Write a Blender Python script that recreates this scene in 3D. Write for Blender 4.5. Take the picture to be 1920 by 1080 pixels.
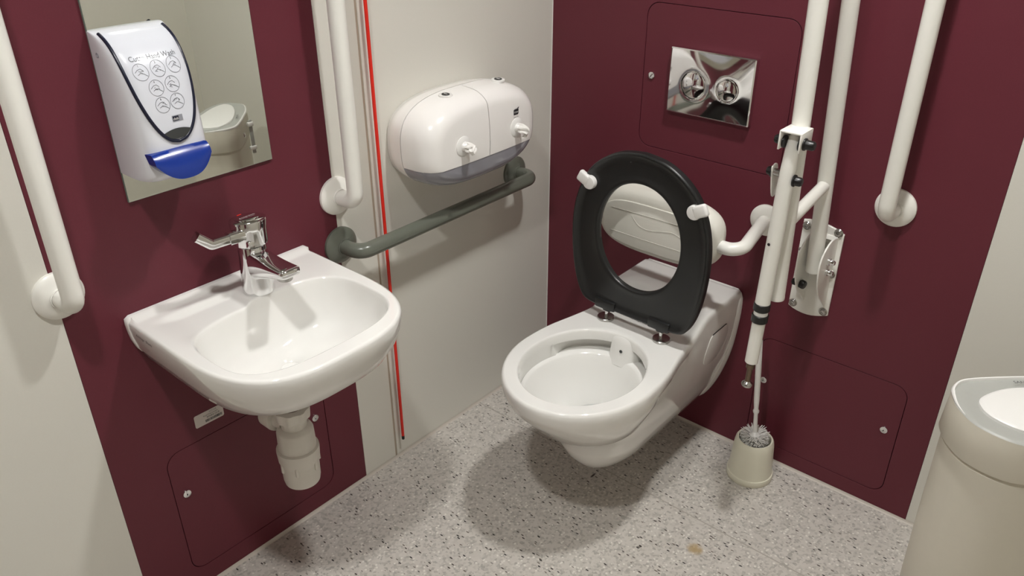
import bpy, bmesh, math, random
from mathutils import Vector, Matrix
random.seed(7)
PI = math.pi

# ------------------------------------------------------------------ camera
scene = bpy.context.scene
for o in list(bpy.data.objects):
    bpy.data.objects.remove(o)
COL = scene.collection
cam_data = bpy.data.cameras.new('camera')
cam_data.sensor_width = 36.0
cam_data.lens = 1518.63 / 1920.0 * 36.0
cam_data.clip_start = 0.01
camera = bpy.data.objects.new('camera', cam_data)
COL.objects.link(camera)
yaw, pitch, roll = math.radians(40.8796), math.radians(28.6569), math.radians(-0.2192)
fwd = Vector((-math.sin(yaw)*math.cos(pitch), math.cos(yaw)*math.cos(pitch), -math.sin(pitch)))
rgt = Vector((math.cos(yaw), math.sin(yaw), 0))
upv = rgt.cross(fwd)
r2 = rgt*math.cos(roll) + upv*math.sin(roll)
u2 = upv*math.cos(roll) - rgt*math.sin(roll)
m = Matrix((r2, u2, -fwd)).transposed().to_4x4()
m.translation = Vector((1.3991, -1.7881, 1.5))
camera.matrix_world = m
scene.camera = camera

# ------------------------------------------------------------------ light and exposure
world = bpy.data.worlds.new('world')
scene.world = world
world.use_nodes = True
world.node_tree.nodes['Background'].inputs[0].default_value = (0.9, 0.9, 0.86, 1)
world.node_tree.nodes['Background'].inputs[1].default_value = 0.03
scene.view_settings.view_transform = 'Standard'
scene.view_settings.look = 'None'
scene.view_settings.gamma = 1.0
scene.view_settings.use_curve_mapping = False
scene.view_settings.exposure = 0.20
LAMP_STRENGTH = 430.0
LAMPS = [(0.95, -0.56), (0.85, -1.67)]
ROOM_X, ROOM_Y, ROOM_Z = 1.97, -2.85, 2.43

# ------------------------------------------------------------------ materials
MATS = {}
def srgb(r, g, b):
    f = lambda c: c/12.92 if c <= 0.04045 else ((c+0.055)/1.055)**2.4
    return (f(r/255), f(g/255), f(b/255), 1)
def mat(name, col, rough=0.5, metal=0.0, coat=0.0, noise=0.0, nscale=60, bump=0.0, bscale=300, trans=0.0, ior=1.5, spec=0.5):
    if name in MATS: return MATS[name]
    M = bpy.data.materials.new(name); M.use_nodes = True
    nt = M.node_tree; B = nt.nodes['Principled BSDF']
    B.inputs['Base Color'].default_value = col
    B.inputs['Roughness'].default_value = rough
    B.inputs['Metallic'].default_value = metal
    B.inputs['Coat Weight'].default_value = coat
    B.inputs['Coat Roughness'].default_value = 0.05
    B.inputs['Transmission Weight'].default_value = trans
    B.inputs['IOR'].default_value = ior
    B.inputs['Specular IOR Level'].default_value = spec
    tc = nt.nodes.new('ShaderNodeTexCoord')
    if noise > 0:
        n = nt.nodes.new('ShaderNodeTexNoise'); n.inputs['Scale'].default_value = nscale
        n.inputs['Detail'].default_value = 4
        nt.links.new(tc.outputs['Object'], n.inputs['Vector'])
        mx = nt.nodes.new('ShaderNodeMix'); mx.data_type = 'RGBA'
        mx.inputs['A'].default_value = tuple(c*(1-noise) for c in col[:3])+(1,)
        mx.inputs['B'].default_value = tuple(min(1, c*(1+noise)) for c in col[:3])+(1,)
        nt.links.new(n.outputs['Fac'], mx.inputs['Factor'])
        nt.links.new(mx.outputs['Result'], B.inputs['Base Color'])
    if bump > 0:
        n2 = nt.nodes.new('ShaderNodeTexNoise'); n2.inputs['Scale'].default_value = bscale
        nt.links.new(tc.outputs['Object'], n2.inputs['Vector'])
        bp = nt.nodes.new('ShaderNodeBump'); bp.inputs['Strength'].default_value = bump
        bp.inputs['Distance'].default_value = 0.001
        nt.links.new(n2.outputs['Fac'], bp.inputs['Height'])
        nt.links.new(bp.outputs['Normal'], B.inputs['Normal'])
    MATS[name] = M
    return M
maroon = mat('maroon_laminate', srgb(100, 40, 52), 0.5, noise=0.10, nscale=400, bump=0.12, bscale=700, spec=0.35)
cream = mat('cream_laminate', srgb(224, 222, 213), 0.5, noise=0.02, nscale=300, bump=0.08, bscale=700)
cream2 = mat('cream_plaster', srgb(214, 211, 200), 0.6, noise=0.02, nscale=90)
ceilm = mat('ceiling_tile', srgb(196, 195, 190), 0.8, noise=0.02)
doorm = mat('door_laminate', srgb(178, 170, 155), 0.5, noise=0.03)
darkgap = mat('void_behind_panels', srgb(28, 20, 22), 0.9, noise=0.05)
jointm = mat('joint_strip', srgb(176, 163, 146), 0.5, noise=0.03)
sealm = mat('sealant', srgb(196, 188, 178), 0.5, noise=0.04)
ceramic = mat('glazed_ceramic', srgb(239, 238, 234), 0.07, coat=0.6, noise=0.008, nscale=20)
chrome = mat('polished_chrome', (0.80, 0.80, 0.80, 1), 0.06, metal=1.0, noise=0.02)
steel = mat('brushed_steel', (0.46, 0.45, 0.43, 1), 0.25, metal=1.0, noise=0.05)
brass = mat('tarnished_steel', srgb(120, 105, 90), 0.3, metal=0.9, noise=0.1)
whitepl = mat('white_plastic', srgb(240, 239, 236), 0.28, noise=0.01)
whitepl2 = mat('white_cover_plastic', srgb(249, 247, 244), 0.22, noise=0.01, coat=0.3)
whitecoat = mat('white_powder_coat', srgb(245, 244, 237), 0.3, noise=0.015, coat=0.2)
greycoat = mat('dark_grey_coat', srgb(104, 108, 98), 0.25, noise=0.03, coat=0.3)
blackpl = mat('black_plastic', srgb(30, 31, 31), 0.33, noise=0.08, nscale=200, bump=0.06)
blackgl = mat('black_rubber', srgb(22, 21, 21), 0.35, noise=0.1)
navy = mat('navy_trim', srgb(22, 26, 46), 0.3, noise=0.05)
bluepl = mat('blue_plastic', srgb(16, 50, 140), 0.22, noise=0.03, coat=0.2)
darkwin = mat('smoked_window', srgb(62, 64, 64), 0.15, noise=0.04)
soapw = mat('dispenser_white', srgb(232, 234, 240), 0.25, noise=0.01, coat=0.3)
soapp = mat('dispenser_front', srgb(224, 227, 235), 0.2, noise=0.01, coat=0.4)
printm = mat('grey_print', srgb(110, 112, 118), 0.5, noise=0.05)
blackpr = mat('black_print', srgb(30, 30, 34), 0.5, noise=0.05)
silverm = mat('silver_badge', srgb(150, 152, 160), 0.35, noise=0.03)
redm = mat('red_cord', srgb(226, 40, 24), 0.4, noise=0.04)
paper = mat('tissue_paper', srgb(240, 238, 234), 0.9, noise=0.03)
creampl = mat('cream_plastic', srgb(228, 225, 206), 0.35, noise=0.02)
binpl = mat('bin_cream_plastic', srgb(222, 217, 202), 0.45, noise=0.02)
bingrey = mat('bin_grey_plastic', srgb(176, 177, 172), 0.4, noise=0.02)
trapm = mat('trap_white_plastic', srgb(224, 220, 212), 0.35, noise=0.03)
bristm = mat('bristles', srgb(246, 245, 241), 0.6, noise=0.04)
cushm = mat('cushion_vinyl', srgb(234, 232, 222), 0.35, noise=0.015, bump=0.05)
seamm = mat('moulded_line', srgb(205, 203, 194), 0.5, noise=0.03)
stickm = mat('sticker_vinyl', srgb(214, 206, 200), 0.45, noise=0.02)
smoke = mat('smoke_grey_plastic', srgb(152, 152, 160), 0.12, noise=0.04, nscale=12, coat=0.3)
mirrorm = mat('mirror_glass', (0.80, 0.82, 0.78, 1), 0.01, metal=1.0, noise=0.004)
glassedge = mat('glass_edge', srgb(120, 135, 125), 0.2, noise=0.03)
waterm = mat('toilet_water', (0.95, 0.97, 0.97, 1), 0.02, trans=1.0, ior=1.33, noise=0.002)
lampm = bpy.data.materials.new('lamp_diffuser'); lampm.use_nodes = True
_b = lampm.node_tree.nodes['Principled BSDF']
_b.inputs['Emission Color'].default_value = (1.0, 0.99, 0.965, 1)
_b.inputs['Emission Strength'].default_value = LAMP_STRENGTH

def floor_material():
    M = bpy.data.materials.new('speckled_vinyl'); M.use_nodes = True
    nt = M.node_tree; N = nt.nodes; L = nt.links; B = N['Principled BSDF']
    B.inputs['Roughness'].default_value = 0.5
    tc = N.new('ShaderNodeTexCoord')
    def voro(scale, stretch=(1, 1, 1), rot=0):
        mp = N.new('ShaderNodeMapping'); mp.inputs['Scale'].default_value = stretch
        mp.inputs['Rotation'].default_value = (0, 0, rot)
        L.new(tc.outputs['Object'], mp.inputs['Vector'])
        v = N.new('ShaderNodeTexVoronoi'); v.inputs['Scale'].default_value = scale
        L.new(mp.outputs['Vector'], v.inputs['Vector'])
        return v
    def thresh(sock, lo, hi):
        r = N.new('ShaderNodeMapRange'); r.inputs['From Min'].default_value = lo; r.inputs['From Max'].default_value = hi
        L.new(sock, r.inputs['Value']); return r.outputs['Result']
    def mix(f, a, b):
        x = N.new('ShaderNodeMix'); x.data_type = 'RGBA'
        if hasattr(f, 'links'): L.new(f, x.inputs['Factor'])
        else: x.inputs['Factor'].default_value = f
        for s, k in ((a, 'A'), (b, 'B')):
            if isinstance(s, tuple): x.inputs[k].default_value = s
            else: L.new(s, x.inputs[k])
        return x.outputs['Result']
    def sep(v):
        s = N.new('ShaderNodeSeparateColor'); L.new(v.outputs['Color'], s.inputs[0]); return s.outputs
    def mul(a, b):
        x = N.new('ShaderNodeMath'); x.operation = 'MULTIPLY'; L.new(a, x.inputs[0]); L.new(b, x.inputs[1]); return x.outputs[0]
    nz = N.new('ShaderNodeTexNoise'); nz.inputs['Scale'].default_value = 25; nz.inputs['Detail'].default_value = 6
    L.new(tc.outputs['Object'], nz.inputs['Vector'])
    col = mix(nz.outputs['Fac'], srgb(192, 186, 178), srgb(210, 205, 198))
    v1 = voro(170); s1 = sep(v1)
    col = mix(mul(thresh(s1[0], 0.4, 0.6), thresh(s1[1], 0.0, 1.0)), col, srgb(166, 162, 155))
    v2 = voro(130); s2 = sep(v2)
    col = mix(mul(thresh(s2[0], 0.80, 0.83), thresh(v2.outputs['Distance'], 0.42, 0.34)), col, srgb(222, 218, 210))
    for rot, th, c in ((0.5, 0.935, srgb(62, 54, 48)), (1.6, 0.92, srgb(110, 102, 94)), (2.6, 0.945, srgb(28, 25, 24))):
        v3 = voro(66, (1, 2.6, 1), rot); s3 = sep(v3)
        col = mix(mul(thresh(s3[0], th, th+0.01), thresh(v3.outputs['Distance'], 0.33, 0.27)), col, c)
    # amber spill mark with a ragged outline, and a small dark scuff
    def blob(cx, cy, rx, ry, wob):
        sp = N.new('ShaderNodeSeparateXYZ'); L.new(tc.outputs['Object'], sp.inputs[0])
        def axis(o, c, r):
            a = N.new('ShaderNodeMath'); a.operation = 'SUBTRACT'; a.inputs[1].default_value = c; L.new(o, a.inputs[0])
            d = N.new('ShaderNodeMath'); d.operation = 'DIVIDE'; d.inputs[1].default_value = r; L.new(a.outputs[0], d.inputs[0])
            p = N.new('ShaderNodeMath'); p.operation = 'POWER'; p.inputs[1].default_value = 2; L.new(d.outputs[0], p.inputs[0])
            return p.outputs[0]
        s = N.new('ShaderNodeMath'); s.operation = 'ADD'; L.new(axis(sp.outputs[0], cx, rx), s.inputs[0]); L.new(axis(sp.outputs[1], cy, ry), s.inputs[1])
        n = N.new('ShaderNodeTexNoise'); n.inputs['Scale'].default_value = 70; L.new(tc.outputs['Object'], n.inputs['Vector'])
        w = N.new('ShaderNodeMath'); w.operation = 'MULTIPLY_ADD'; w.inputs[1].default_value = wob; L.new(n.outputs['Fac'], w.inputs[0]); L.new(s.outputs[0], w.inputs[2])
        return thresh(w.outputs[0], 1.5+wob*0.5, 0.3+wob*0.5)
    st = blob(0.803, -0.425, 0.017, 0.017, 1.6)
    half = N.new('ShaderNodeMath'); half.operation = 'MULTIPLY'; half.inputs[1].default_value = 0.75; L.new(st, half.inputs[0])
    col = mix(half.outputs[0], col, srgb(168, 138, 78))
    sc = blob(0.462, -0.372, 0.003, 0.012, 0.8)
    col = mix(sc, col, srgb(70, 60, 54))
    L.new(col, B.inputs['Base Color'])
    return M
floorm = floor_material()

# ------------------------------------------------------------------ geometry helpers
class G:
    def __init__(s): s.v = []; s.f = []
    def add(s, v, f):
        n = len(s.v); s.v += [Vector(p) for p in v]; s.f += [tuple(i+n for i in q) for q in f]; return s
    def map(s, fn): s.v = [Vector(fn(p)) for p in s.v]; return s
    def build(s, name, material, parent=None, smooth=True, angle=40):
        me = bpy.data.meshes.new(name); me.from_pydata([tuple(p) for p in s.v], [], s.f)
        bm = bmesh.new(); bm.from_mesh(me)
        bmesh.ops.remove_doubles(bm, verts=bm.verts, dist=1e-6)
        bmesh.ops.recalc_face_normals(bm, faces=bm.faces)
        bm.to_mesh(me); bm.free()
        me.materials.append(material)
        if smooth:
            me.polygons.foreach_set('use_smooth', [True]*len(me.polygons))
            me.set_sharp_from_angle(angle=math.radians(angle))
        o = bpy.data.objects.new(name, me); COL.objects.link(o)
        if parent is not None:
            o.parent = parent
            base = parent
            off = Vector(parent.location)
            while base.parent is not None:
                base = base.parent; off += Vector(base.location)
            o.location = (0, 0, 0)
            if off.length > 0:
                for vv in me.vertices: vv.co -= off
        return o

def thing(name, label, cat, loc, group=None):
    o = bpy.data.objects.new(name, None); o.empty_display_size = 0.05
    o.location = loc; COL.objects.link(o)
    o['label'] = label; o['category'] = cat
    if group: o['group'] = group
    return o
def tag(o, label, cat, group=None):
    o['label'] = label; o['category'] = cat
    if group: o['group'] = group
    return o
def struct(o): o['kind'] = 'structure'; return o

def loft(rings, cap0=True, cap1=True, closed=True):
    g = G(); n = len(rings[0]); v = [p for r in rings for p in r]; f = []
    for i in range(len(rings)-1):
        for j in range(n if closed else n-1):
            k = (j+1) % n
            f.append((i*n+j, i*n+k, (i+1)*n+k, (i+1)*n+j))
    if cap0: f.append(tuple(range(n))[::-1])
    if cap1: f.append(tuple((len(rings)-1)*n+j for j in range(n)))
    return g.add(v, f)
def box(x0, x1, y0, y1, z0, z1, r=0.0, seg=2):
    g = G()
    g.add([(x, y, z) for x in (x0, x1) for y in (y0, y1) for z in (z0, z1)],
          [(0, 1, 3, 2), (4, 6, 7, 5), (0, 4, 5, 1), (2, 3, 7, 6), (0, 2, 6, 4), (1, 5, 7, 3)])
    if r > 0:
        bm = bmesh.new(); vs = [bm.verts.new(p) for p in g.v]
        for q in g.f: bm.faces.new([vs[i] for i in q])
        bmesh.ops.recalc_face_normals(bm, faces=bm.faces)
        bmesh.ops.bevel(bm, geom=bm.edges[:], offset=r, segments=seg, profile=0.5, affect='EDGES')
        bm.verts.index_update()
        g = G().add([v.co.copy() for v in bm.verts], [tuple(v.index for v in q.verts) for q in bm.faces]); bm.free()
    return g
def frame_to(axis):
    a = Vector(axis).normalized(); t = Vector((0, 0, 1)) if abs(a.z) < 0.9 else Vector((1, 0, 0))
    u = t.cross(a).normalized(); w = a.cross(u); return u, w, a
def lathe(profile, origin, axis=(0, 0, 1), seg=40, cap0=True, cap1=True):
    u, w, a = frame_to(axis); o = Vector(origin)
    rings = [[o+a*h+(u*math.cos(2*PI*k/seg)+w*math.sin(2*PI*k/seg))*max(r, 1e-5) for k in range(seg)] for r, h in profile]
    return loft(rings, cap0, cap1)
def fillet(pts, rad, n=9):
    pts = [Vector(p) for p in pts]; out = [pts[0]]
    for i in range(1, len(pts)-1):
        a, b, c = pts[i-1], pts[i], pts[i+1]
        d1 = (a-b).normalized(); d2 = (c-b).normalized()
        ang = d1.angle(d2); r = rad if not isinstance(rad, (list, tuple)) else rad[i-1]
        t = min(r/math.tan(ang/2), (a-b).length*0.49, (c-b).length*0.49); r = t*math.tan(ang/2)
        bis = (d1+d2).normalized(); cen = b+bis*(r/math.sin(ang/2))
        s = b+d1*t-cen; e = b+d2*t-cen; tot = s.angle(e); ax = s.cross(e).normalized()
        for k in range(n+1): out.append(cen+Matrix.Rotation(tot*k/n, 3, ax) @ s)
    out.append(pts[-1]); return out
def sweep(path, radius, seg=20, cap=True, sec=None, up=None):
    path = [Vector(p) for p in path]; n = len(path); rings = []
    T = [(path[min(i+1, n-1)]-path[max(i-1, 0)]).normalized() for i in range(n)]
    u = Vector(up) if up is not None else frame_to(T[0])[0]
    for i in range(n):
        u = (u-T[i]*u.dot(T[i])).normalized(); w = T[i].cross(u)
        r = radius[i] if isinstance(radius, (list, tuple)) else radius
        if sec is None: rings.append([path[i]+(u*math.cos(2*PI*k/seg)+w*math.sin(2*PI*k/seg))*r for k in range(seg)])
        else: rings.append([path[i]+(u*a+w*b)*r for a, b in sec])
    return loft(rings, cap, cap)
def spline(pts, n=8, closed=False):
    pts = [Vector(p) for p in pts]; m_ = len(pts); out = []
    for i in range(m_ if closed else m_-1):
        g = lambda k: pts[k % m_] if closed else pts[max(0, min(m_-1, k))]
        p0, p1, p2, p3 = g(i-1), g(i), g(i+1), g(i+2)
        for k in range(n):
            t = k/n
            out.append(0.5*((2*p1)+(p2-p0)*t+(2*p0-5*p1+4*p2-p3)*t*t+(3*p1-p0-3*p2+p3)*t**3))
    if not closed: out.append(pts[-1])
    return out
def resample(pts, n):
    pts = [Vector(p) for p in pts]; d = [0]
    for a, b in zip(pts, pts[1:]): d.append(d[-1]+(b-a).length)
    out = []; j = 0
    for k in range(n+1):
        s = d[-1]*k/n
        while j < len(d)-2 and d[j+1] < s: j += 1
        t = (s-d[j])/max(d[j+1]-d[j], 1e-9); out.append(pts[j].lerp(pts[j+1], min(max(t, 0), 1)))
    return out
def sym_ring(half, n):
    """half: list of (d, s) from tip to tip with d>=0; returns closed symmetric list of (d, s)."""
    h = resample([(a, b, 0) for a, b in half], n)
    return [(p.x, p.y) for p in h] + [(-p.x, p.y) for p in h[-2:0:-1]]
def roundrect(x0, x1, y0, y1, r, n=6):
    out = []
    for cx, cy, a0 in ((x1-r, y1-r, 0), (x0+r, y1-r, PI/2), (x0+r, y0+r, PI), (x1-r, y0+r, 1.5*PI)):
        for k in range(n+1):
            a = a0+PI/2*k/n; out.append((cx+r*math.cos(a), cy+r*math.sin(a)))
    return out
def ellipse(cx, cy, a, b, n=40, p=2.0):
    out = []
    for k in range(n):
        t = 2*PI*k/n; c, s = math.cos(t), math.sin(t)
        out.append((cx+a*math.copysign(abs(c)**(2/p), c), cy+b*math.copysign(abs(s)**(2/p), s)))
    return out
def ev_mesh(obj_data):
    o = bpy.data.objects.new('tmp', obj_data); COL.objects.link(o)
    bpy.context.view_layer.update()
    me = bpy.data.meshes.new_from_object(o.evaluated_get(bpy.context.evaluated_depsgraph_get()))
    g = G().add([v.co.copy() for v in me.vertices], [tuple(p.vertices) for p in me.polygons])
    bpy.data.objects.remove(o); bpy.data.meshes.remove(me); return g
def plate(outlines, w0, w1, bevel=0.0, fn=None):
    """prism of 2D outline(s) (first outer, others holes) from depth w0 to w1."""
    cu = bpy.data.curves.new('c', 'CURVE'); cu.dimensions = '2D'; cu.fill_mode = 'BOTH'
    cu.extrude = (w1-w0)/2-bevel; cu.bevel_depth = bevel; cu.bevel_resolution = 2; cu.offset = -bevel
    for ol in outlines:
        s = cu.splines.new('POLY'); s.points.add(len(ol)-1)
        for p, q in zip(s.points, ol): p.co = (q[0], q[1], 0, 1)
        s.use_cyclic_u = True
    g = ev_mesh(cu); c = (w0+w1)/2
    g.map(lambda p: (p.x, p.y, p.z+c))
    if fn: g.map(fn)
    bpy.data.curves.remove(cu); return g
def text(body, size, fn, depth=0.0, align='CENTER', shear=0.0, subdiv=False):
    cu = bpy.data.curves.new('t', 'FONT'); cu.body = body; cu.size = size; cu.align_x = align; cu.align_y = 'CENTER'
    cu.shear = shear; cu.extrude = depth; cu.resolution_u = 3
    g = ev_mesh(cu); bpy.data.curves.remove(cu)
    return g.map(fn)
LW = lambda p: (p[2], p[0], p[1])          # left wall: u=y, v=z, w=+x
BW = lambda p: (p[0], -p[2], p[1])         # back wall: u=x, v=z, w=-y
def join(*gs):
    g = G()
    for q in gs: g.add(q.v, q.f)
    return g
def sstep(a, b, x):
    t = min(1, max(0, (x-a)/(b-a))); return t*t*(3-2*t)

# ------------------------------------------------------------------ the room
T = 0.012
floor = struct(box(-0.06, ROOM_X+0.06, ROOM_Y-0.06, 0.06, -0.05, 0.0).build('floor', floorm, smooth=False))
box(0.0, ROOM_X, -0.3345, -0.3315, -0.001, 0.0004).build('weld_seam', mat('weld_bead', srgb(172, 166, 157), 0.5, noise=0.05), floor, smooth=False)
struct(box(-0.06, ROOM_X+0.06, ROOM_Y-0.06, 0.06, ROOM_Z, ROOM_Z+0.05).build('ceiling', ceilm, smooth=False))
wall_left = struct(box(-0.07, -T-0.008, ROOM_Y-0.06, 0.06, 0, ROOM_Z).build('wall_left', darkgap, smooth=False))
wall_back = struct(box(-0.07, ROOM_X+0.06, T+0.008, 0.07, 0, ROOM_Z).build('wall_back', darkgap, smooth=False))
wall_right = struct(box(ROOM_X, ROOM_X+0.06, ROOM_Y-0.06, 0.06, 0, ROOM_Z).build('wall_right', cream2, smooth=False))
wall_front = struct(box(-0.06, ROOM_X+0.06, ROOM_Y-0.06, ROOM_Y, 0, ROOM_Z).build('wall_front', maroon, smooth=False))
d1 = struct(box(0.5, 1.42, ROOM_Y-0.01, ROOM_Y+0.03, 0.005, 2.05, 0.003).build('door_1', doorm, smooth=False))
sweep(fillet([(0.60, ROOM_Y+0.03, 1.0), (0.60, ROOM_Y+0.08, 1.0), (0.72, ROOM_Y+0.08, 1.0)], 0.02), 0.009).build('handle', steel, d1)

def wall_panel(parent, u0, u1, material, fn, holes=()):
    o = plate([[(u0, 0.0), (u1, 0.0), (u1, ROOM_Z), (u0, ROOM_Z)]]+list(holes), -T, 0.0, 0.0006, fn).build('wall_panel', material, parent, smooth=False)
    return o
def access_panel(parent, u0, u1, v0, v1, fn, locks):
    gap = 0.0015
    o = plate([roundrect(u0+gap, u1-gap, v0+gap, v1-gap, 0.032)], -T, -0.0004, 0.0006, fn).build('access_panel', maroon, parent, smooth=False)
    for (lu, lv, rot) in locks:
        g = lathe([(0.0095, -0.002), (0.0095, 0.002), (0.0088, 0.0032), (0.0068, 0.0036), (0.0066, 0.0028), (0, 0.0028)], (0, 0, 0), seg=24)
        g.map(lambda p: fn((p.x+lu, p.y+lv, p.z)))
        lk = g.build('lock', chrome, o)
        c, s = math.cos(rot), math.sin(rot)
        k = box(-0.0011, 0.0011, -0.004, 0.004, 0.0025, 0.0034)
        k.map(lambda p: fn((lu+p.x*c-p.y*s, lv+p.x*s+p.y*c, p.z))).build('keyhole', blackgl, o, smooth=False)
        k = box(-0.002, 0.002, 0.002, 0.011, 0.0025, 0.006, 0.0008)
        k.map(lambda p: fn((lu+p.x*c-p.y*s, lv+p.x*s+p.y*c, p.z))).build('lock_tab', chrome, o)
    return o
# left wall panels
HB = (-1.275, -0.876, 0.055, 0.387)
wall_panel(wall_left, ROOM_Y, -1.3802, cream, LW)
wall_panel(wall_left, -1.3795, -0.7765, maroon, LW, [roundrect(*HB, 0.033)])
wall_panel(wall_left, -0.7758, -0.670, cream, LW)
wall_panel(wall_left, -0.664, -0.0005, cream, LW)
box(-0.011, -0.0012, -0.6702, -0.6638, 0, ROOM_Z).build('joint_strip', jointm, wall_left, smooth=False)
access_panel(wall_left, *HB, LW, [(-1.248, 0.274, -0.1), (-0.908, 0.278, 0.3)])
# back wall panels
HU = (0.296, 0.692, 0.803, 1.166); HL = (0.716, 1.089, 0.05, 0.374)
wall_panel(wall_back, 0.0005, 1.1585, maroon, BW, [roundrect(*HU, 0.033), roundrect(*HL, 0.033)])
wall_panel(wall_back, 1.1592, ROOM_X, cream, BW)
access_panel(wall_back, *HU, BW, [(0.322, 0.988, -0.6)])
access_panel(wall_back, *HL, BW, [(1.057, 0.239, -0.4), (0.741, 0.244, -0.5)])
box(-0.003, 0.0016, -0.0016, 0.004, 0, ROOM_Z).build('corner_bead', whitepl, wall_left, smooth=False)
# sealed base of the walls
def cove(name, pts, fn):
    h = 0.007
    prof = [(0.0, 0.0), (h, 0.0), (h*0.55, h*0.3), (h*0.3, h*0.62), (0.0009, h)]
    g = loft([[fn(u, a, b) for a, b in prof] for u in pts])
    return struct(g.build(name, sealm, smooth=False))
cove('baseboard_left', (ROOM_Y, -0.0), lambda u, a, b: (a, u, b))
cove('baseboard_back', (0.0, ROOM_X), lambda u, a, b: (u, -a, b))

# ceiling downlights
for i, (lx, ly) in enumerate(LAMPS):
    t = thing('ceiling_downlight', ['round grey can downlight on the ceiling above the toilet', 'round grey can downlight on the ceiling in front of the washbasin'][i], 'light', (lx, ly, ROOM_Z), 'ceiling downlights')
    lathe([(0.090, 0.0), (0.090, -0.058), (0.086, -0.062), (0.078, -0.060), (0.074, -0.052), (0.066, -0.010), (0.066, -0.004)], (lx, ly, ROOM_Z), seg=48, cap0=False, cap1=False).build('can', mat('satin_grey_can', srgb(150, 150, 148), 0.5, noise=0.02), t)  # unseen can added to narrow the beam and keep light off the upper walls
    lathe([(0.064, -0.004), (0.064, -0.014), (0.060, -0.016), (0, -0.0165)], (lx, ly, ROOM_Z), seg=48).build('diffuser', lampm, t)

# ------------------------------------------------------------------ mirror
mz0, mz1, my0, my1 = 0.943, 1.75, -1.2205, -0.9195
t = thing('mirror', 'frameless rectangular mirror behind the soap dispenser', 'mirror', (0, (my0+my1)/2, mz0))
plate([[(my0, mz0), (my1, mz0), (my1, mz1), (my0, mz1)]], 0.0005, 0.0052, 0.0, LW).build('glass_edge', glassedge, t, smooth=False)
plate([[(my0+.0006, mz0+.0006), (my1-.0006, mz0+.0006), (my1-.0006, mz1-.0006), (my0+.0006, mz1-.0006)]], 0.005, 0.0060, 0.0004, LW).build('mirror_glass', mirrorm, t, smooth=False)

# ------------------------------------------------------------------ grab rails
RT = 0.0177
def flange(center, axis, material, parent, R=0.0435):
    g = lathe([(R, 0.0), (R, 0.006), (R-0.003, 0.0095), (R-0.010, 0.0125), (0.028, 0.0150), (0.0205, 0.0170), (0.0190, 0.0185)], center, axis, seg=48)
    return g.build('flange', material, parent)
def grab_rail(p0, p1, out, material, label, proj=0.072, bend=0.05):
    a, b, o = Vector(p0), Vector(p1), Vector(out)
    t = thing('grab_rail', label, 'grab rail', p0, 'wall grab rails')
    path = fillet([a+o*0.012, a+o*proj, b+o*proj, b+o*0.012], bend)
    sweep(path, RT, 28).build('tube', material, t)
    for c in (a, b):
        flange(c, out, material, t)
        lathe([(RT+0.0006, 0.0185), (RT+0.0022, 0.0188), (RT+0.0018, 0.021), (RT+0.0004, 0.0215)], c, out, seg=36, cap0=False, cap1=False).build('collar', material, t)
    return t
grab_rail((0, -1.3755, 0.819), (0, -1.3755, 1.52), (1, 0, 0), whitecoat, 'white vertical grab rail at the left edge beside the mirror')
grab_rail((0, -0.772, 0.817), (0, -0.772, 1.52), (1, 0, 0), whitecoat, 'white vertical grab rail between the mirror and the red cord')
grab_rail((0, -0.775, 0.697), (0, -0.163, 0.700), (1, 0, 0), greycoat, 'dark grey horizontal grab rail under the toilet paper dispenser')
grab_rail((0.963, 0, 0.803), (0.963, 0, 1.52), (0, -1, 0), whitecoat, 'white vertical grab rail on the maroon wall, right of the hinged rail')

# ------------------------------------------------------------------ red emergency cord
t = thing('pull_cord', 'red emergency pull cord hanging down the cream wall', 'pull cord', (0.014, -0.650, 0.06))
sweep([(0.014, -0.652, ROOM_Z-0.001), (0.014, -0.6515, 1.2), (0.014, -0.650, 0.072)], 0.0040, 12).build('cord', redm, t)
lathe([(0.0036, 0.0), (0.0042, 0.002), (0.0042, 0.011), (0.0036, 0.013)], (0.014, -0.650, 0.060), seg=16).build('tip', blackgl, t)

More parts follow.
